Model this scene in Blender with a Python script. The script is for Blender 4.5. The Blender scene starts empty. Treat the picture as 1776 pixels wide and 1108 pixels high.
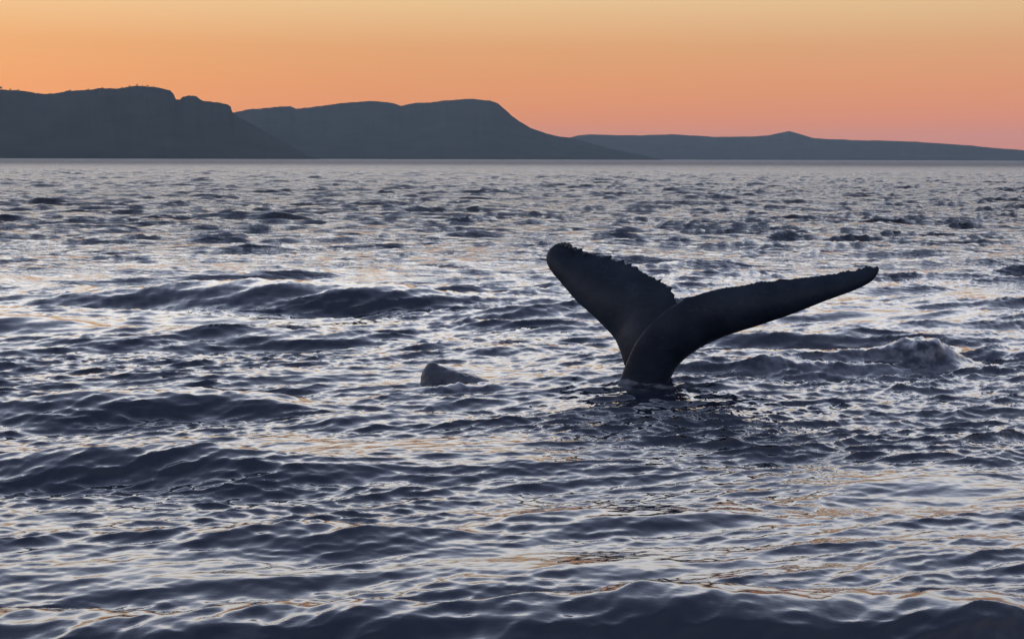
import bpy, bmesh, math, random
import numpy as np
from mathutils import Vector, Matrix, Euler

random.seed(4)
rng = np.random.default_rng(11)
S = bpy.context.scene
C = S.collection

# ------------------------------------------------------------------ camera
W0, H0, F = 1776.0, 1108.0, 2400.0          # photo size and focal length in its pixels
CAM_H = 2.4
PITCH = math.atan((554 - 275.5) / F)
ROLL = math.radians(0.165)
cam_d = bpy.data.cameras.new('camera')
cam = bpy.data.objects.new('camera', cam_d); C.objects.link(cam)
cam_d.sensor_width = 36.0
cam_d.lens = 36.0 * F / W0
cam_d.clip_start = 0.1
cam_d.clip_end = 60000
CAM_M = Matrix.Rotation(math.pi / 2 - PITCH, 4, 'X') @ Matrix.Rotation(ROLL, 4, 'Z')
cam.matrix_world = Matrix.Translation((0, 0, CAM_H)) @ CAM_M
S.camera = cam

# ------------------------------------------------------------------ sky
SUN_AZ, SUN_EL = math.radians(-24), math.radians(1.5)     # behind the left headland
w = bpy.data.worlds.new('World'); S.world = w; w.use_nodes = True
nt = w.node_tree; nt.nodes.clear()
def N(tree, typ, **kw):
    n = tree.nodes.new(typ)
    for k, v in kw.items():
        setattr(n, k, v)
    return n
out = N(nt, 'ShaderNodeOutputWorld')
bg = N(nt, 'ShaderNodeBackground'); bg.inputs['Strength'].default_value = 1.0
sky = N(nt, 'ShaderNodeTexSky', sky_type='NISHITA', sun_disc=False, sun_elevation=SUN_EL,
        sun_rotation=SUN_AZ, air_density=1.0, dust_density=1.0, ozone_density=3.0)
tc = N(nt, 'ShaderNodeTexCoord')
sep = N(nt, 'ShaderNodeSeparateXYZ'); nt.links.new(tc.outputs['Generated'], sep.inputs[0])
asin = N(nt, 'ShaderNodeMath', operation='ARCSINE'); nt.links.new(sep.outputs['Z'], asin.inputs[0])
mp = N(nt, 'ShaderNodeMapRange'); nt.links.new(asin.outputs[0], mp.inputs[0])
mp.inputs[1].default_value = 0; mp.inputs[2].default_value = math.pi / 2
pw = N(nt, 'ShaderNodeMath', operation='POWER'); nt.links.new(mp.outputs[0], pw.inputs[0]); pw.inputs[1].default_value = 0.5
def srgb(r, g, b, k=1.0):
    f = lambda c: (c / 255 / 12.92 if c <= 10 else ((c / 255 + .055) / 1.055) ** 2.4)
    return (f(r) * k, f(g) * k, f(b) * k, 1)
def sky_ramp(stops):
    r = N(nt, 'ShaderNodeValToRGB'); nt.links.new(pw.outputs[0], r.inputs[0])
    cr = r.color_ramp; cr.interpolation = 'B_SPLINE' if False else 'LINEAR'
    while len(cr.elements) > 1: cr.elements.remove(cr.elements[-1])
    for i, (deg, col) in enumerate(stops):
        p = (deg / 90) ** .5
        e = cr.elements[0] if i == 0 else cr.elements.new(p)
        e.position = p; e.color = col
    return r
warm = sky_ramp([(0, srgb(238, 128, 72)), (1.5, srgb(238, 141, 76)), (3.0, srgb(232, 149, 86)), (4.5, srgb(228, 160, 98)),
                 (6.3, srgb(236, 192, 136)), (7.6, srgb(246, 218, 178, 1.3)), (9.5, srgb(244, 232, 220, 1.35)), (13, srgb(246, 238, 230, 2.1)), (18, srgb(238, 235, 233, 3.1)),  # unseen sky above the frame, brightened to light the water's reflections
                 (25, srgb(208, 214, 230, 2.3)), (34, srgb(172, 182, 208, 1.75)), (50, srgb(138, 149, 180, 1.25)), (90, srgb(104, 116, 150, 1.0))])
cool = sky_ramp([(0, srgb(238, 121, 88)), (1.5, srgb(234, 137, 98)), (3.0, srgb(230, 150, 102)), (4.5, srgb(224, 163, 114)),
                 (6.3, srgb(228, 190, 138)), (7.6, srgb(236, 208, 172, 1.2)), (9.5, srgb(238, 226, 216, 1.25)), (13, srgb(236, 231, 229, 1.9)), (18, srgb(230, 229, 232, 2.75)),  # same added brightness above the frame, for the water
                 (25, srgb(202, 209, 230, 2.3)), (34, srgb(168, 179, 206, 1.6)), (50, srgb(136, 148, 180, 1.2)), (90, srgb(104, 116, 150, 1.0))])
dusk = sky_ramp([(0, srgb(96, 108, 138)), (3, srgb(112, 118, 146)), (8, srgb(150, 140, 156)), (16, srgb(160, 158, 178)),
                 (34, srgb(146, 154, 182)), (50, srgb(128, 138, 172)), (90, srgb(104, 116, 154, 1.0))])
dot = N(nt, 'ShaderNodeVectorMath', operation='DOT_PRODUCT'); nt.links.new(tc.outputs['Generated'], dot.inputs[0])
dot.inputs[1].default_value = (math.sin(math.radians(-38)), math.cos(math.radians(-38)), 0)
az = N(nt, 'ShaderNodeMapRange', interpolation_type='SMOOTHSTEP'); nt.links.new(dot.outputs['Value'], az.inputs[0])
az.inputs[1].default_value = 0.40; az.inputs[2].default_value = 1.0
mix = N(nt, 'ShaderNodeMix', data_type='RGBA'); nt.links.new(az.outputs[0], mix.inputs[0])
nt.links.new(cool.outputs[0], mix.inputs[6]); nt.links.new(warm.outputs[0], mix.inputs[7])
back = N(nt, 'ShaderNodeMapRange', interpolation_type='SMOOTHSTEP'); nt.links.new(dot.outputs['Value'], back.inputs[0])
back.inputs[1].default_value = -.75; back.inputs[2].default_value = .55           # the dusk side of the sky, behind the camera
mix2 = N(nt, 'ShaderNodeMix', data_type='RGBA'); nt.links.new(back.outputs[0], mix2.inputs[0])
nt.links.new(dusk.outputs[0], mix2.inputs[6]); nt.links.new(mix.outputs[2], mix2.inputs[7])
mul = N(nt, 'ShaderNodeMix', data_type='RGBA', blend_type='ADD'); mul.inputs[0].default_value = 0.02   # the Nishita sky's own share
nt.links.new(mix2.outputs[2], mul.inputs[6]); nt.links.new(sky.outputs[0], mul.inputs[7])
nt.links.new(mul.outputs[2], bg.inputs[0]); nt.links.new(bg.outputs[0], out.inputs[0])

# the sun, already gone behind the headland
sun_d = bpy.data.lights.new('sun', 'SUN'); sun_d.energy = 0.5; sun_d.angle = math.radians(.53); sun_d.color = (1, .72, .45)
sun = bpy.data.objects.new('sun', sun_d); C.objects.link(sun)
sd = Vector((math.sin(SUN_AZ) * math.cos(SUN_EL), math.cos(SUN_AZ) * math.cos(SUN_EL), math.sin(SUN_EL)))
sun.rotation_euler = sd.to_track_quat('Z', 'Y').to_euler()

S.view_settings.view_transform = 'Standard'; S.view_settings.look = 'None'
S.view_settings.exposure = 0.0; S.view_settings.gamma = 1.0; S.view_settings.use_curve_mapping = False
S.cycles.use_denoising = True
S.cycles.max_bounces = 6; S.cycles.volume_bounces = 1

# ------------------------------------------------------------------ helpers
def tag(o, label, cat=None, group=None, kind=None):
    o['label'] = label
    if cat: o['category'] = cat
    if group: o['group'] = group
    if kind: o['kind'] = kind
    return o
def ray(px, py):
    d = CAM_M.to_3x3() @ Vector(((px - W0 / 2) / F, (H0 / 2 - py) / F, -1))
    return d
def at_depth(px, py, depth):
    """the point seen at a pixel, a given distance ahead of the camera (along y)"""
    d = ray(px, py); return Vector((0, 0, CAM_H)) + d * (depth / d.y)
def on_water(px, py, z=0.0):
    d = ray(px, py); return Vector((0, 0, CAM_H)) + d * ((z - CAM_H) / d.z)
def new_mat(name):
    m = bpy.data.materials.new(name); m.use_nodes = True
    return m, m.node_tree, m.node_tree.nodes['Principled BSDF']
def mesh_obj(name, verts, faces, mat, parent=None, smooth=True):
    me = bpy.data.meshes.new(name); me.from_pydata([tuple(v) for v in verts], [], faces); me.update()
    if smooth: me.polygons.foreach_set('use_smooth', [True] * len(me.polygons))
    me.materials.append(mat)
    o = bpy.data.objects.new(name, me); C.objects.link(o)
    if parent: o.parent = parent
    return o
def smoothstep(a, b, x):
    t = np.clip((x - a) / (b - a), 0, 1); return t * t * (3 - 2 * t)

# ------------------------------------------------------------------ materials
m_sea, t, b = new_mat('sea_water')
b.inputs['Base Color'].default_value = (0.013, 0.017, 0.028, 1)
b.inputs['IOR'].default_value = 1.65
geo = N(t, 'ShaderNodeNewGeometry')
def wave_noise(scale, sx, sy, detail):
    mpn = N(t, 'ShaderNodeMapping'); mpn.inputs['Scale'].default_value = (sx, sy, 1)
    t.links.new(geo.outputs['Position'], mpn.inputs[0])
    nz = N(t, 'ShaderNodeTexNoise'); nz.inputs['Scale'].default_value = scale; nz.inputs['Detail'].default_value = detail
    nz.inputs['Roughness'].default_value = .55
    t.links.new(mpn.outputs[0], nz.inputs[0]); return nz
n1 = wave_noise(9.0, .45, 1, 4)
bp = N(t, 'ShaderNodeBump'); bp.inputs['Strength'].default_value = .25; bp.inputs['Distance'].default_value = .015
t.links.new(n1.outputs[0], bp.inputs['Height'])
n2 = wave_noise(3.2, .35, 1, 4)                       # waves too far off for the mesh to carry
far = N(t, 'ShaderNodeAttribute', attribute_name='far')
fm = N(t, 'ShaderNodeMath', operation='MULTIPLY', use_clamp=True); t.links.new(far.outputs['Fac'], fm.inputs[0]); fm.inputs[1].default_value = 2.0
bp2 = N(t, 'ShaderNodeBump'); bp2.inputs['Distance'].default_value = .85
t.links.new(fm.outputs[0], bp2.inputs['Strength']); t.links.new(n2.outputs[0], bp2.inputs['Height'])
t.links.new(bp.outputs[0], bp2.inputs['Normal'])
t.links.new(bp2.outputs[0], b.inputs['Normal'])
f2 = N(t, 'ShaderNodeMath', operation='POWER'); t.links.new(far.outputs['Fac'], f2.inputs[0]); f2.inputs[1].default_value = 1.3
rr = N(t, 'ShaderNodeMapRange'); t.links.new(f2.outputs[0], rr.inputs[0]); rr.inputs[3].default_value = .03; rr.inputs[4].default_value = .6
foam = N(t, 'ShaderNodeAttribute', attribute_name='foam')
fn = wave_noise(5.0, 1, 1, 6)
fs = N(t, 'ShaderNodeMapRange', interpolation_type='SMOOTHSTEP'); t.links.new(fn.outputs[0], fs.inputs[0]); fs.inputs[1].default_value = .38; fs.inputs[2].default_value = .66
ff = N(t, 'ShaderNodeMath', operation='MULTIPLY'); t.links.new(fs.outputs[0], ff.inputs[0]); t.links.new(foam.outputs['Fac'], ff.inputs[1])
cm = N(t, 'ShaderNodeMix', data_type='RGBA'); t.links.new(ff.outputs[0], cm.inputs[0])
cm.inputs[6].default_value = (0.013, 0.017, 0.028, 1); cm.inputs[7].default_value = (.46, .48, .52, 1)
t.links.new(cm.outputs[2], b.inputs['Base Color'])
ra = N(t, 'ShaderNodeMath', operation='MULTIPLY_ADD'); t.links.new(ff.outputs[0], ra.inputs[0]); ra.inputs[1].default_value = .4
t.links.new(rr.outputs[0], ra.inputs[2]); t.links.new(ra.outputs[0], b.inputs['Roughness'])

m_hill, t, b = new_mat('scrub_and_rock')
nz = N(t, 'ShaderNodeTexNoise'); nz.inputs['Scale'].default_value = .012; nz.inputs['Detail'].default_value = 8
g_ = N(t, 'ShaderNodeNewGeometry'); t.links.new(g_.outputs['Position'], nz.inputs[0])
r_ = N(t, 'ShaderNodeValToRGB'); t.links.new(nz.outputs[0], r_.inputs[0])
r_.color_ramp.elements[0].position = .38; r_.color_ramp.elements[0].color = (.03, .034, .03, 1)
r_.color_ramp.elements[1].position = .68; r_.color_ramp.elements[1].color = (.046, .047, .044, 1)
t.links.new(r_.outputs[0], b.inputs['Base Color']); b.inputs['Roughness'].default_value = 1
b.inputs['Specular IOR Level'].default_value = 0

m_skin, t, b = new_mat('wet_whale_skin')
nz = N(t, 'ShaderNodeTexNoise'); nz.inputs['Scale'].default_value = 3.5; nz.inputs['Detail'].default_value = 7
to = N(t, 'ShaderNodeTexCoord'); t.links.new(to.outputs['Object'], nz.inputs[0])
r_ = N(t, 'ShaderNodeValToRGB'); t.links.new(nz.outputs[0], r_.inputs[0])
r_.color_ramp.elements[0].position = .35; r_.color_ramp.elements[0].color = (.012, .018, .029, 1)
r_.color_ramp.elements[1].position = .75; r_.color_ramp.elements[1].color = (.025, .035, .050, 1)
ms = N(t, 'ShaderNodeMapping'); ms.inputs['Scale'].default_value = (1.1, 1.1, 5); ms.inputs['Rotation'].default_value = (.4, .3, .5); t.links.new(to.outputs['Object'], ms.inputs[0])
sn = N(t, 'ShaderNodeTexNoise'); sn.inputs['Scale'].default_value = 2.6; sn.inputs['Detail'].default_value = 3; sn.inputs['Distortion'].default_value = .8; t.links.new(ms.outputs[0], sn.inputs[0])
sa = N(t, 'ShaderNodeMath', operation='SUBTRACT'); t.links.new(sn.outputs[0], sa.inputs[0]); sa.inputs[1].default_value = .5
sb = N(t, 'ShaderNodeMath', operation='ABSOLUTE'); t.links.new(sa.outputs[0], sb.inputs[0])
sc_ = N(t, 'ShaderNodeMapRange'); t.links.new(sb.outputs[0], sc_.inputs[0]); sc_.inputs[1].default_value = 0; sc_.inputs[2].default_value = .007; sc_.inputs[3].default_value = .35; sc_.inputs[4].default_value = 0
mx = N(t, 'ShaderNodeMix', data_type='RGBA'); t.links.new(sc_.outputs[0], mx.inputs[0]); t.links.new(r_.outputs[0], mx.inputs[6]); mx.inputs[7].default_value = (.07, .08, .095, 1)   # old scratches
t.links.new(mx.outputs[2], b.inputs['Base Color']); b.inputs['Roughness'].default_value = .34
b.inputs['Specular IOR Level'].default_value = .11
nb = N(t, 'ShaderNodeTexNoise'); nb.inputs['Scale'].default_value = 28; nb.inputs['Detail'].default_value = 5
t.links.new(to.outputs['Object'], nb.inputs[0])
bp = N(t, 'ShaderNodeBump'); bp.inputs['Strength'].default_value = .25; bp.inputs['Distance'].default_value = .012
t.links.new(nb.outputs[0], bp.inputs['Height']); t.links.new(bp.outputs[0], b.inputs['Normal'])

m_grey = m_skin.copy(); m_grey.name = 'grey_washed_skin'
r2 = [n for n in m_grey.node_tree.nodes if n.type == 'VALTORGB'][0].color_ramp
r2.elements[0].color = (.07, .077, .095, 1); r2.elements[1].color = (.16, .17, .195, 1)
m_barn, t, b = new_mat('barnacle_shell')
b.inputs['Base Color'].default_value = (.05, .05, .052, 1); b.inputs['Roughness'].default_value = .8
m_leaf, t, b = new_mat('ridge_foliage')
b.inputs['Base Color'].default_value = (.035, .045, .022, 1); b.inputs['Roughness'].default_value = .9
m_bark, t, b = new_mat('bark')
b.inputs['Base Color'].default_value = (.05, .04, .03, 1); b.inputs['Roughness'].default_value = .9

# ------------------------------------------------------------------ the sea
def ocean_tile(n, L, lmin, lmax, slope, head, spread, seed, lam):
    """FFT ocean patch: displacement (x, y, z) on an n x n periodic tile of side L"""
    g = np.random.default_rng(seed)
    k1 = 2 * np.pi * np.fft.fftfreq(n, L / n)
    kx, ky = np.meshgrid(k1, k1, indexing='xy')
    k = np.hypot(kx, ky); k[0, 0] = 1
    P = k ** -4.0
    kp = 2 * np.pi / lmax
    P *= np.exp(-1.25 * (kp / k) ** 2)
    P *= np.exp(-(k / (2 * np.pi / lmin)) ** 2)
    th = np.arctan2(ky, kx) - head
    P *= np.abs(np.cos(th)) ** spread + .004
    P[0, 0] = 0
    A = np.sqrt(P) * (g.normal(size=k.shape) + 1j * g.normal(size=k.shape))
    h = np.fft.ifft2(A).real
    s = slope / math.sqrt((np.gradient(h, L / n, axis=0) ** 2 + np.gradient(h, L / n, axis=1) ** 2).mean())
    print('tile rms height', h.std() * s)
    dx = np.fft.ifft2(1j * A * kx / k).real * s * lam
    dy = np.fft.ifft2(1j * A * ky / k).real * s * lam
    return (h * s, dx, dy)
def sample(tile, L, x, y, rot, ox=0.0, oy=0.0):
    n = tile[0].shape[0]
    c, s = math.cos(rot), math.sin(rot)
    u = ((c * x + s * y + ox) / L * n) % n; v = ((-s * x + c * y + oy) / L * n) % n
    i0 = np.floor(u).astype(np.int64); j0 = np.floor(v).astype(np.int64)
    fu = (u - i0).astype(np.float32); fv = (v - j0).astype(np.float32)
    i0 %= n; j0 %= n; i1 = (i0 + 1) % n; j1 = (j0 + 1) % n
    r = []
    for a in tile:
        a = a.astype(np.float32)
        r.append((a[j0, i0] * (1 - fu) + a[j0, i1] * fu) * (1 - fv) + (a[j1, i0] * (1 - fu) + a[j1, i1] * fu) * fv)
    h, dx, dy = r
    return h, c * dx - s * dy, s * dx + c * dy

def rings():
    r = [0.0, .5, 1.0, 1.5, 2, 2.5, 3]
    while r[-1] < 6: r.append(r[-1] + .07)
    while r[-1] < 1000:
        D = r[-1]; r.append(D + max(.022, min(.55 * D * D / 3320, .03 + .0042 * D if D < 260 else .0078 * D - .8)))
    while r[-1] < 12000: r.append(r[-1] * 1.035)
    return np.array(r)
R = rings()
core = np.radians(np.linspace(-24, 24, 860))
step = core[1] - core[0]; e = [core[-1]]
while e[-1] < math.pi - .09:
    step = min(step * 1.07, .09); e.append(e[-1] + step)
e = np.array(e[1:])
AZ = np.concatenate([-e[::-1], core, e])
RR, AA = np.meshgrid(R, AZ, indexing='ij')
X0 = (RR * np.sin(AA)).astype(np.float64); Y0 = (RR * np.cos(AA)).astype(np.float64)
DR = np.gradient(R)[:, None]

HEAD = math.radians(-90 + 8)
swell = ocean_tile(1024, 96.0, .6, 4.2, .125, HEAD, 9.0, 5, 1.15)
chop = ocean_tile(1024, 29.0, .085, .55, .23, HEAD - .05, 11.0, 8, 1.05)
ripple = ocean_tile(1024, 13.3, .035, .17, .22, HEAD + .25, 5.0, 9, .75)
offing = ocean_tile(1024, 61.0, .35, 2.0, .20, HEAD - .03, 22.0, 21, 1.25)
h4, dx4, dy4 = sample(offing, 61.0, X0, Y0, .09, 7, 9)
h1, dx1, dy1 = sample(swell, 96.0, X0, Y0, 0.0, 11, 23)
h2, dx2, dy2 = sample(chop, 29.0, X0, Y0, .21, 3, 5)
h3, dx3, dy3 = sample(ripple, 13.3, X0, Y0, -.17, 1, 2)
w1 = 1 - smoothstep(2.5, 12, DR) + 0 * RR
w2 = 1 - smoothstep(.6, 3.0, DR) + 0 * RR
w3 = 1 - smoothstep(.08, .35, DR) + 0 * RR
def patch_noise(x, y, sx, sy, seed):
    g = np.random.default_rng(seed); n = 64; a = g.normal(size=(n, n))
    u = (x / sx) % n; v = (y / sy) % n; i = u.astype(int) % n; j = v.astype(int) % n
    fu = u - np.floor(u); fv = v - np.floor(v); fu = fu * fu * (3 - 2 * fu); fv = fv * fv * (3 - 2 * fv)
    i1 = (i + 1) % n; j1 = (j + 1) % n
    return (a[j, i] * (1 - fu) + a[j, i1] * fu) * (1 - fv) + (a[j1, i] * (1 - fu) + a[j1, i1] * fu) * fv
# the breeze comes in patches: ruffled water next to slicker water
gust = np.clip(.92 + .34 * patch_noise(X0 + .2 * Y0, Y0, 3.1, 2.3, 77) + .2 * patch_noise(X0, Y0, 11, 7, 78), .35, 1.6)
for px, py, rx, ry, k in [(300, 985, 1.5, .6, .7), (620, 770, 2.0, .7, .6), (120, 900, 1.0, .4, .5), (900, 960, .9, .35, .5), (1640, 840, .9, .5, .5), (880, 790, 1.2, .6, .5), (1000, 970, .8, .4, .5), (1520, 545, 1.8, 1.6, .75), (600, 660, 2.2, .8, .5),
                          (1500, 830, 1.4, .6, .4), (40, 560, 2.0, 1.6, .4), (1150, 735, 1.2, 1.0, -.55), (1110, 680, .8, .5, -.4)]:
    p_ = on_water(px, py)
    gust *= 1 - k * np.exp(-((X0 - p_.x) / rx) ** 2 - ((Y0 - p_.y) / ry) ** 2)
open_sea = .66 + .34 * smoothstep(10, 20, RR) + .45 * smoothstep(22, 75, RR)                      # rougher out of the headland's lee
calm = np.ones_like(RR)
for px, py, rx, ry, k in [(300, 985, 1.6, .6, .85), (120, 890, 1.0, .4, .6), (640, 770, 2.0, .8, .5), (900, 960, 1.2, .45, .5), (620, 655, 2.4, .7, .5), (1500, 830, 1.6, .6, .4), (1120, 690, 1.6, 1.3, .75)]:
    p_ = on_water(px, py)
    calm *= 1 - k * np.exp(-((X0 - p_.x) / rx) ** 2 - ((Y0 - p_.y) / ry) ** 2)
h1, dx1, dy1 = h1 * open_sea * calm, dx1 * open_sea * calm, dy1 * open_sea * calm
h2, dx2, dy2 = h2 * gust, dx2 * gust, dy2 * gust
h3, dx3, dy3 = h3 * gust, dx3 * gust, dy3 * gust
w4 = smoothstep(11, 42, RR) * (1 - smoothstep(1.5, 5, DR)) * np.clip(1 + .35 * patch_noise(X0, Y0, 9, 12, 91), .5, 1.2)
Z = h4 * w4 + h1 * w1 + h2 * w2 + h3 * w3
DX = dx4 * w4 + dx1 * w1 + dx2 * w2 + dx3 * w3
DY = dy4 * w4 + dy1 * w1 + dy2 * w2 + dy3 * w3
far_attr = .5 * smoothstep(.05, .42, DR) + .5 * smoothstep(.9, 5, DR) + 0 * RR
foam_attr = np.zeros_like(RR)

# swells of their own: (pixel x, y of the foot of the face, half length m, width m, height m, turn)
def packet(px, py, half, width, height, turn=0.0, foam=0.0):
    global Z, DY, DX, foam_attr
    p = on_water(px, py)
    c, s = math.cos(turn), math.sin(turn)
    u = c * (X0 - p.x) + s * (Y0 - p.y); v = -s * (X0 - p.x) + c * (Y0 - p.y)
    m = np.exp(-(u / half) ** 2)
    q = v / width
    q = q + .45 * patch_noise(X0 + px, Y0, .3 + .42 * half, 50, int(px) % 97) * min(1, width)
    m = m * (1 + .22 * patch_noise(X0 - px, Y0, .2 + .38 * half, 2.5, int(py)))
    bump = np.exp(-q * q)
    Z = Z + height * m * (bump - .35 * np.exp(-((q + 1.8) ** 2)) - .3 * np.exp(-((q - 1.8) ** 2)))
    sh = -height * .8 * m * (-2 * q) * bump * .9                    # pinch the crest
    DY = DY + sh * c * .5; DX = DX - sh * s * .5
    if foam: foam_attr = np.maximum(foam_attr, foam * m * np.exp(-((q + .3) / .9) ** 2))
PACKETS = [(620, 524, 1.3, .6, .20, .06), (570, 520, 3.2, .7, .22, .04), (640, 500, 2.4, .6, .16, -.02), (350, 522, 2.2, .7, .22, .12), (240, 702, 1.7, .42, .15, .14), (420, 700, .8, .3, .08, -.1), (340, 818, 1.1, .30, .10, -.05), (120, 815, 1.0, .3, .07, .1),
           (300, 1118, .9, .36, .14, 0.05), (700, 1135, .9, .34, .12, -.05), (1060, 1112, .7, .34, .13, .08), (1420, 1108, .9, .38, .15, -.04), (1740, 1092, .7, .34, .13, .05), (0, 1112, .7, .36, .14, .1),
           (1735, 620, 1.3, .45, .17, -.1), (1600, 634, .40, .24, .20, -.1, 1.0), (1330, 645, 1.1, .3, .09, .05, .25), (1490, 632, 1.1, .34, .12, -.05, .3), (1340, 592, 1.3, .3, .07, .03), (1420, 640, 1.6, .35, .08, .0, .4), (1030, 606, .45, .25, .07, .1, .5), (1330, 690, .55, .05, .02, -.12), (1415, 697, .35, .05, .025, .2),
           (790, 676, .55, .10, .05, .03, .5), (1420, 610, 1.2, .4, .07, .05), (640, 726, 1.0, .3, .08, 0), (60, 560, 1.4, .5, .11, 0), (1000, 900, 1.3, .3, .06, .1),
           (560, 930, 1.1, .26, .07, .06), (480, 590, 1.6, .4, .06, .1), (1450, 400, 4, 1.3, .18, 0), (640, 350, 6, 2, .18, 0)]
for px, py, half, width, height, *rest in PACKETS: packet(px, py, half, width, height, *rest)

# churned water: round the tail stock, round the low back
for px, py, rx, ry, k in [(1120, 672, .55, .32, .4), (790, 668, .6, .16, .45), (1480, 655, 1.6, .4, .3), (1610, 625, .6, .5, .5)]:
    p_ = on_water(px, py)
    foam_attr = np.maximum(foam_attr, k * np.exp(-((X0 - p_.x) / rx) ** 2 - ((Y0 - p_.y) / ry) ** 2))
p_ = on_water(1120, 670)
Z = Z + .05 * np.exp(-((X0 - p_.x) / 1.3) ** 2 - ((Y0 - p_.y) / 1.0) ** 2)
Z = Z + foam_attr * (.022 * patch_noise(X0, Y0, .11, .11, 31) + .012 * patch_noise(X0, Y0, .05, .05, 32))
me = bpy.data.meshes.new('sea')
nr, na = RR.shape
co = np.stack([X0 + DX, Y0 + DY, Z], -1).reshape(-1, 3).astype(np.float32)
idx = np.arange(nr * na).reshape(nr, na)
q = np.stack([idx[:-1, :-1], idx[:-1, 1:], idx[1:, 1:], idx[1:, :-1]], -1).reshape(-1, 4)
cl = np.stack([idx[:-1, -1], idx[:-1, 0], idx[1:, 0], idx[1:, -1]], -1).reshape(-1, 4)
q = np.concatenate([q, cl])[:, ::-1]
me.vertices.add(len(co)); me.vertices.foreach_set('co', co.ravel())
me.loops.add(q.size); me.loops.foreach_set('vertex_index', q.ravel().astype(np.int32))
me.polygons.add(len(q)); me.polygons.foreach_set('loop_start', (np.arange(len(q)) * 4).astype(np.int32))
me.polygons.foreach_set('use_smooth', np.ones(len(q), bool))
for nm, a in (('far', far_attr), ('foam', foam_attr)):
    at = me.attributes.new(nm, 'FLOAT', 'POINT'); at.data.foreach_set('value', a.ravel().astype(np.float32))
me.update(calc_edges=True); me.validate()
me.materials.append(m_sea)
sea = bpy.data.objects.new('sea', me); C.objects.link(sea)
tag(sea, 'dark choppy sea with lavender and cream sky reflections', kind='structure')
print('sea tris', 2 * len(q))

# ------------------------------------------------------------------ hills across the bay
def fractal(x, seed, octs):
    g = np.random.default_rng(seed); r = np.zeros_like(x)
    for wl, amp in octs:
        n = int((x.max() - x.min()) / wl) + 4; k = g.normal(size=n)
        u = (x - x.min()) / wl; i = u.astype(int); f = u - i; f = f * f * (3 - 2 * f)
        r += amp * (k[i] * (1 - f) + k[i + 1] * f)
    return r
def hill(name, prof, dist, front, back, rough, seed, label):
    prof = np.array(prof, float)
    px = np.arange(prof[0, 0], prof[-1, 0] + .1, 1.5)
    py = np.interp(px, prof[:, 0], prof[:, 1]) + 0
    el = np.array([math.atan2(ray(a, c).z, math.hypot(ray(a, c).x, ray(a, c).y)) for a, c in zip(px, py)])
    azm = np.array([math.atan2(ray(a, 275).x, ray(a, 275).y) for a in px])
    H = np.maximum(dist * np.tan(el) + CAM_H, -1) 
    H += fractal(px, seed, rough) * np.clip(H / 20, 0, 1)
    g = np.random.default_rng(seed + 1)
    rows = [(-1, 0), (-.93, .10), (-.8, .2), (-.66, .33), (-.52, .47), (-.38, .62), (-.24, .77), (-.12, .9), (-.04, .975), (0, 1), (.1, .97), (.35, .8), (.7, .4), (1, 0)]
    verts, faces = [], []
    gul = [fractal(px + 9 * i, seed + 20 + i // 2, [(60, .5), (22, .35), (9, .2)]) for i in range(len(rows))]
    for i, (s, f) in enumerate(rows):
        d = dist + (s * front if s < 0 else s * back)
        hh = H * f
        wob = math.sin(min(1, f) * math.pi)
        hh = hh * (1 - .025 * wob * np.clip(gul[i], -.6, 2))
        dd = d + gul[i] * front * .02 * wob
        if f == 0: hh = hh * 0 - 1.5
        for a, z, D in zip(azm, hh, dd):
            verts.append((D * math.sin(a), D * math.cos(a), z))
    n = len(px)
    for i in range(len(rows) - 1):
        for j in range(n - 1):
            faces.append((i * n + j, i * n + j + 1, (i + 1) * n + j + 1, (i + 1) * n + j))
    o = mesh_obj(name, verts, faces, m_hill)
    tag(o, label, 'hill', kind='structure')
    return azm, H, px
P_LEFT = [(-1500, 262), (-1100, 215), (-700, 180), (-300, 166), (-100, 160), (0, 155), (18, 156), (40, 157), (60, 161), (75, 164), (95, 163), (125, 158), (150, 156), (190, 153), (220, 151), (240, 150), (262, 151),
          (285, 154), (298, 156), (304, 162), (307, 172), (314, 173), (320, 168), (330, 166), (343, 168), (350, 173), (372, 177), (395, 181), (402, 186), (404, 194), (420, 205), (450, 222), (490, 247), (530, 268), (560, 278)]
P_MID = [(280, 230), (330, 212), (380, 200), (405, 196), (430, 191), (460, 188), (490, 185), (505, 184), (515, 189), (540, 186), (580, 181), (620, 178), (648, 176), (682, 179), (696, 184), (722, 178), (745, 178),
         (765, 175), (800, 173), (822, 172), (850, 175), (864, 179), (872, 186), (885, 198), (900, 210), (920, 222), (945, 231), (970, 236), (990, 239), (1020, 247), (1060, 258), (1110, 269), (1160, 280)]
P_FAR = [(860, 262), (930, 252), (980, 241), (1003, 235), (1020, 233), (1060, 234), (1100, 235), (1130, 234), (1160, 233), (1200, 235), (1240, 238), (1295, 238), (1330, 235), (1350, 231), (1367, 227), (1385, 232),
         (1410, 240), (1450, 242), (1500, 244), (1560, 245), (1620, 248), (1680, 252), (1720, 257), (1776, 261), (1850, 264), (1950, 268), (2100, 273), (2250, 281)]
azl, Hl, pxl = hill('hill', P_LEFT, 3500, 420, 900, [(30, 1.0), (9, .6), (3, .45)], 3, 'dark flat topped headland with stepped cliffs at the left of the bay')
hill('hill', P_MID, 4800, 700, 900, [(40, .8), (10, .6), (3, .3)], 5, 'blue grey rounded hill falling steeply to the water mid bay')
hill('hill', P_FAR, 6900, 800, 1200, [(60, 1.2), (14, .8)], 7, 'long low pale ridge with one small peak across the far bay')

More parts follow.
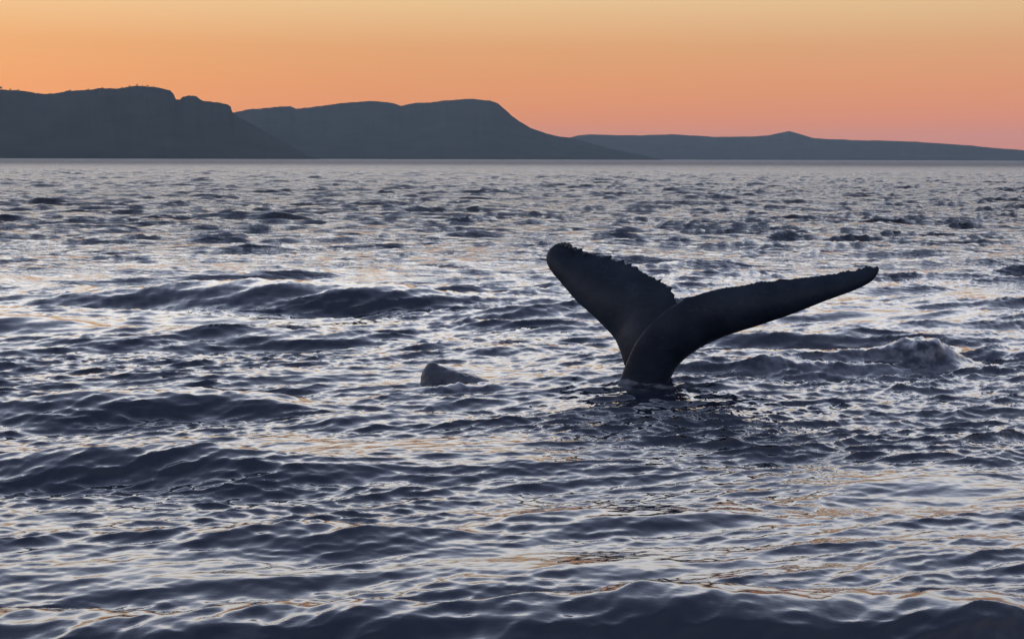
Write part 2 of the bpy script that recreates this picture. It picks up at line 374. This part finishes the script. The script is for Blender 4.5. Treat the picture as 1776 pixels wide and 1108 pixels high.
# trees standing on the headland's skyline
def make_tree(px, h, seed, wide=1.0):
    g = random.Random(seed)
    i = int(np.argmin(np.abs(pxl - px))); a = azl[i]
    root = bpy.data.objects.new('tree', None); C.objects.link(root)
    root.location = (3500 * math.sin(a), 3500 * math.cos(a), Hl[i] - .6)
    v, f = [], []
    for k in range(6):
        t_ = k * math.pi / 3
        v += [(.22 * math.cos(t_), .22 * math.sin(t_), 0), (.1 * math.cos(t_) + .1, .1 * math.sin(t_), h * .75)]
    for k in range(6):
        n_ = (k + 1) % 6; f.append((2 * k, 2 * n_, 2 * n_ + 1, 2 * k + 1))
    mesh_obj('trunk', v, f, m_bark, root)
    v, f = [], []
    for k in range(150):
        while True:
            p = Vector((g.uniform(-1, 1), g.uniform(-1, 1), g.uniform(-1, 1)))
            if .2 < p.length < 1: break
        p = Vector((p.x * h * .42 * wide, p.y * h * .42 * wide, h * .66 + p.z * h * .36)) + Vector((g.gauss(0, .2), g.gauss(0, .2), 0))
        q_ = Euler((g.uniform(0, 6), g.uniform(0, 6), 0)).to_matrix(); s_ = h * g.uniform(.06, .13)
        n0 = len(v); v += [p + q_ @ Vector(c) * s_ for c in ((-1, -.6, 0), (1, -.6, .2), (1, .6, 0), (-1, .6, -.2))]
        f.append((n0, n0 + 1, n0 + 2, n0 + 3))
    mesh_obj('crown', v, f, m_leaf, root, smooth=False)
    return root
for i, (px, h, wd, lb) in enumerate([
        (6, 7.0, 1.0, 'tallest tree on the headland skyline at its left end'),
        (23, 4.0, 1.3, 'low spreading tree beside the tallest one on the skyline'),
        (36, 3.2, 1.4, None), (126, 2.8, 1.3, None), (157, 2.8, 1.2, None), (182, 2.6, 1.4, None), (214, 2.8, 1.3, None), (228, 3.0, 1.3, None),
        (242, 4.2, .9, 'upright little tree on the highest part of the flat headland'),
        (251, 2.8, 1.4, None), (260, 4.4, 1.0, 'last small tree before the flat headland starts to drop'), (270, 2.6, 1.4, None)]):
    tag(make_tree(px, h, 40 + i, wd), lb or 'small scrubby tree standing on the flat headland skyline', 'tree', 'trees on the headland skyline')

# ------------------------------------------------------------------ whales
def catmull(P, n):
    P = np.array(P, float); m = len(P)
    t_ = np.linspace(0, m - 1, n); i = np.minimum(t_.astype(int), m - 2); f = (t_ - i)[:, None]
    p0 = P[np.maximum(i - 1, 0)]; p1 = P[i]; p2 = P[i + 1]; p3 = P[np.minimum(i + 2, m - 1)]
    return .5 * (2 * p1 + (p2 - p0) * f + (2 * p0 - 5 * p1 + 4 * p2 - p3) * f ** 2 + (3 * p1 - p0 - 3 * p2 + p3) * f ** 3)
def loft(bm, sec, n, saw=None, ring=36):
    """sec rows: A pixel (trailing edge or ridge), B pixel (leading edge), depth of A, depth of B, thickness in m"""
    A = catmull([list(at_depth(s[0], s[1], s[4])) for s in sec], n)
    B = catmull([list(at_depth(s[2], s[3], s[5])) for s in sec], n)
    T = catmull([[s[6], s[7]] for s in sec], n)
    mid = (A + B) / 2; span = np.gradient(mid, axis=0)
    rows = []
    for i in range(n):
        u = (A[i] - B[i]) / 2; nrm = np.cross(u, span[i]); nrm /= np.linalg.norm(nrm) + 1e-9
        if nrm[1] > 0: nrm = -nrm
        th, rnd = T[i]
        row = []
        for k in range(ring):
            a = 2 * math.pi * k / ring
            ca, sa = math.cos(a), math.sin(a)
            prof = abs(sa) ** (1.0 + .5 * (1 - rnd)) * (1 - .45 * (1 - rnd) * ca)       # thinner toward the trailing edge
            p = mid[i] + u * ca + nrm * math.copysign(th / 2 * prof, sa)
            if saw is not None and ca > .75:
                p = p + u / np.linalg.norm(u) * saw[i] * (ca - .75) / .25
            row.append(bm.verts.new(p))
        rows.append(row)
    for i in range(n - 1):
        for k in range(ring):
            bm.faces.new((rows[i][k], rows[i][(k + 1) % ring], rows[i + 1][(k + 1) % ring], rows[i + 1][k]))
    bm.faces.new(rows[0]); bm.faces.new(rows[-1][::-1])
def one_skin(bm, name, voxel, mat, origin, smooth_it=2):
    bmesh.ops.recalc_face_normals(bm, faces=bm.faces)
    tmp = bpy.data.meshes.new(name); bm.to_mesh(tmp); bm.free()
    o = bpy.data.objects.new(name, tmp); C.objects.link(o)
    md = o.modifiers.new('skin', 'REMESH'); md.mode = 'VOXEL'; md.voxel_size = voxel; md.use_smooth_shade = True
    sm = o.modifiers.new('soft', 'SMOOTH'); sm.iterations = smooth_it; sm.factor = .5
    ev = o.evaluated_get(bpy.context.evaluated_depsgraph_get())
    me = bpy.data.meshes.new_from_object(ev)
    o.modifiers.clear(); me.name = name
    me.transform(Matrix.Translation(-Vector(origin))); me.materials.clear(); me.materials.append(mat)
    me.polygons.foreach_set('use_smooth', [True] * len(me.polygons))
    o.data = me; bpy.data.meshes.remove(tmp); o.location = origin
    return o
DW = 14.75
def teeth(n, lo, hi, amp, seed, blunt=4):
    g = np.random.default_rng(seed); x = np.linspace(0, 1, n)
    r = np.zeros(n); pos = lo
    while pos < hi:
        wd = g.choice([.004, .007, .012, .02, .034]) * g.uniform(.8, 1.3); a = amp * g.uniform(.05, 1.0) ** 1.4
        ph = (x - pos) / wd
        r += np.where((ph >= 0) & (ph < 1), a * np.sin(np.clip(ph, 0, 1) ** .6 * math.pi), 0)
        pos += wd * g.uniform(.7, 1.8)
    return r
bm = bmesh.new()
stock = [  # the tail stock running up into the near (right) fluke
    (1060, 790, 1200, 790, DW - .1, DW + .2, .62, 1), (1068, 720, 1172, 720, DW - .1, DW + .15, .56, 1), (1075, 668, 1157, 664, DW - .12, DW + .1, .50, .5),
    (1087, 630, 1166, 640, DW - .15, DW + .05, .44, .35), (1104, 592, 1188, 618, DW - .18, DW, .37, .2), (1132, 558, 1222, 598, DW - .2, DW - .08, .30, .15),
    (1174, 526, 1264, 581, DW - .18, DW - .2, .24, .3), (1222, 507, 1312, 566, DW - .2, DW - .35, .20, .15), (1295, 493, 1372, 546, DW - .3, DW - .5, .16, .1),
    (1390, 481, 1430, 523, DW - .45, DW - .6, .12, .1), (1468, 471, 1484, 503, DW - .55, DW - .65, .09, .1), (1510, 463, 1512, 488, DW - .6, DW - .65, .07, .2), (1526, 463, 1523, 473, DW - .62, DW - .64, .03, .5)]
loft(bm, stock, 300, teeth(300, .52, .97, .035, 3))
lobe = [   # the far (left) fluke
    (1192, 585, 1100, 655, DW + .1, DW + .15, .26, .4), (1184, 548, 1084, 636, DW + .1, DW + .2, .24, .3), (1172, 519, 1074, 606, DW + .15, DW + .28, .21, .2),
    (1160, 500, 1062, 583, DW + .22, DW + .38, .19, .15), (1130, 480, 1030, 550, DW + .35, DW + .5, .17, .1), (1096, 462, 1000, 523, DW + .5, DW + .62, .15, .1),
    (1060, 449, 975, 494, DW + .65, DW + .74, .13, .1), (1025, 439, 955, 470, DW + .78, DW + .84, .11, .1), (1000, 431, 947, 452, DW + .86, DW + .9, .10, .2),
    (985, 423, 950, 436, DW + .92, DW + .94, .08, .3), (972, 421, 961, 425, DW + .95, DW + .95, .04, .6)]
loft(bm, lobe, 260, teeth(260, .22, .97, .075, 15))
foot = on_water(1118, 665)
whale = one_skin(bm, 'whale', .0125, m_skin, foot, 1)
tag(whale, 'black whale tail with both ragged flukes raised out of the sea', 'whale')

# barnacles crusting the tip of the far fluke
bar_me = None
for i, (px, py, s_) in enumerate([(984, 425, .038), (975, 423, .024), (989, 428, .02), (995, 432, .03), (1014, 439, .018)]):
    if bar_me is None:
        v, f = [], []
        for ringi, (rad, z) in enumerate([(1, -.4), (.85, .3), (.5, .8), (.32, .75), (.25, .3)]):
            for k in range(8): v.append((rad * math.cos(k * math.pi / 4), rad * math.sin(k * math.pi / 4), z))
        for a in range(4):
            for k in range(8): f.append((a * 8 + k, a * 8 + (k + 1) % 8, a * 8 + 8 + (k + 1) % 8, a * 8 + 8 + k))
        o = mesh_obj('barnacle', v, f, m_barn, whale); bar_me = o.data
    else:
        o = bpy.data.objects.new('barnacle', bar_me); C.objects.link(o); o.parent = whale
    o.location = at_depth(px, py, DW + .88 - i * .03) - foot
    o.scale = (s_ * random.uniform(.9, 1.5), s_, s_ * random.uniform(.5, .8)); o.rotation_euler = (random.uniform(-.5, .9), random.uniform(-.6, .6), 0)

# the low wedge of another back left of the tail
bm = bmesh.new()
DB = on_water(780, 662).y
back = [(727, 672, 725, 690, DB, DB, .08, 1), (733, 648, 729, 690, DB, DB, .2, .8), (740, 632, 738, 692, DB, DB, .26, .6), (748, 628, 746, 694, DB, DB, .28, .55), (775, 637, 772, 696, DB, DB, .3, .6),
        (800, 645, 798, 696, DB, DB, .32, .8), (825, 653, 822, 696, DB, DB, .32, 1), (850, 659, 848, 696, DB, DB, .3, 1), (895, 668, 893, 696, DB, DB, .2, 1)]
loft(bm, back, 80)
bk = one_skin(bm, 'surfacing_whale', .018, m_grey, on_water(785, 664), 3)
from mathutils import noise
for v in bk.data.vertices:
    p = v.co
    v.co = p + v.normal * (.016 * noise.noise(p * 9) + .009 * noise.noise(p * 24))
bk.data.update()
tag(bk, 'low dark wedge of a whale back breaking the surface left of the raised tail', 'whale')

# drops thrown up where the wave folds over
bm = bmesh.new(); g = random.Random(9)
top = on_water(1618, 634)
for k in range(110):
    a = g.uniform(-1, 1)
    p = Vector((top.x + .1 + .3 * a * abs(a) + g.gauss(0, .03), top.y + g.gauss(0, .1), .12 + .12 * (1 - a * a) + abs(g.gauss(0, .05))))
    r = g.choice([.002, .003, .004, .007])
    M4 = Matrix.Translation(p) @ Euler((g.uniform(0, 3), g.uniform(0, 3), 0)).to_matrix().to_4x4() @ Matrix.Diagonal((r, r, r * g.uniform(1, 2.4), 1))
    bmesh.ops.create_icosphere(bm, subdivisions=1, radius=1, matrix=M4)
me = bpy.data.meshes.new('splash'); bm.to_mesh(me); bm.free()
m_drop, t, b = new_mat('water_drops'); b.inputs['Base Color'].default_value = (.25, .27, .30, 1); b.inputs['Roughness'].default_value = .1
me.materials.append(m_drop); spl = bpy.data.objects.new('splash', me); C.objects.link(spl)
tag(spl, 'small splash of drops over the folding wave right of the tail', kind='stuff')

# ------------------------------------------------------------------ the air over the bay
m_haze = bpy.data.materials.new('haze'); m_haze.use_nodes = True
t = m_haze.node_tree; t.nodes.clear()
vo = N(t, 'ShaderNodeVolumePrincipled'); vo.inputs['Color'].default_value = (.66, .86, 1, 1); vo.inputs['Density'].default_value = 4.8e-5
oo = N(t, 'ShaderNodeOutputMaterial'); t.links.new(vo.outputs[0], oo.inputs['Volume'])
x, zl, zt = 12600, -3.0, 235
hz = mesh_obj('haze', [(sx * x, sy * x, z) for z in (zl, zt) for sy in (-1, 1) for sx in (-1, 1)],
              [(0, 2, 3, 1), (4, 5, 7, 6), (0, 1, 5, 4), (2, 6, 7, 3), (0, 4, 6, 2), (1, 3, 7, 5)], m_haze, smooth=False)
tag(hz, 'thin blue dusk haze over the bay', kind='stuff')
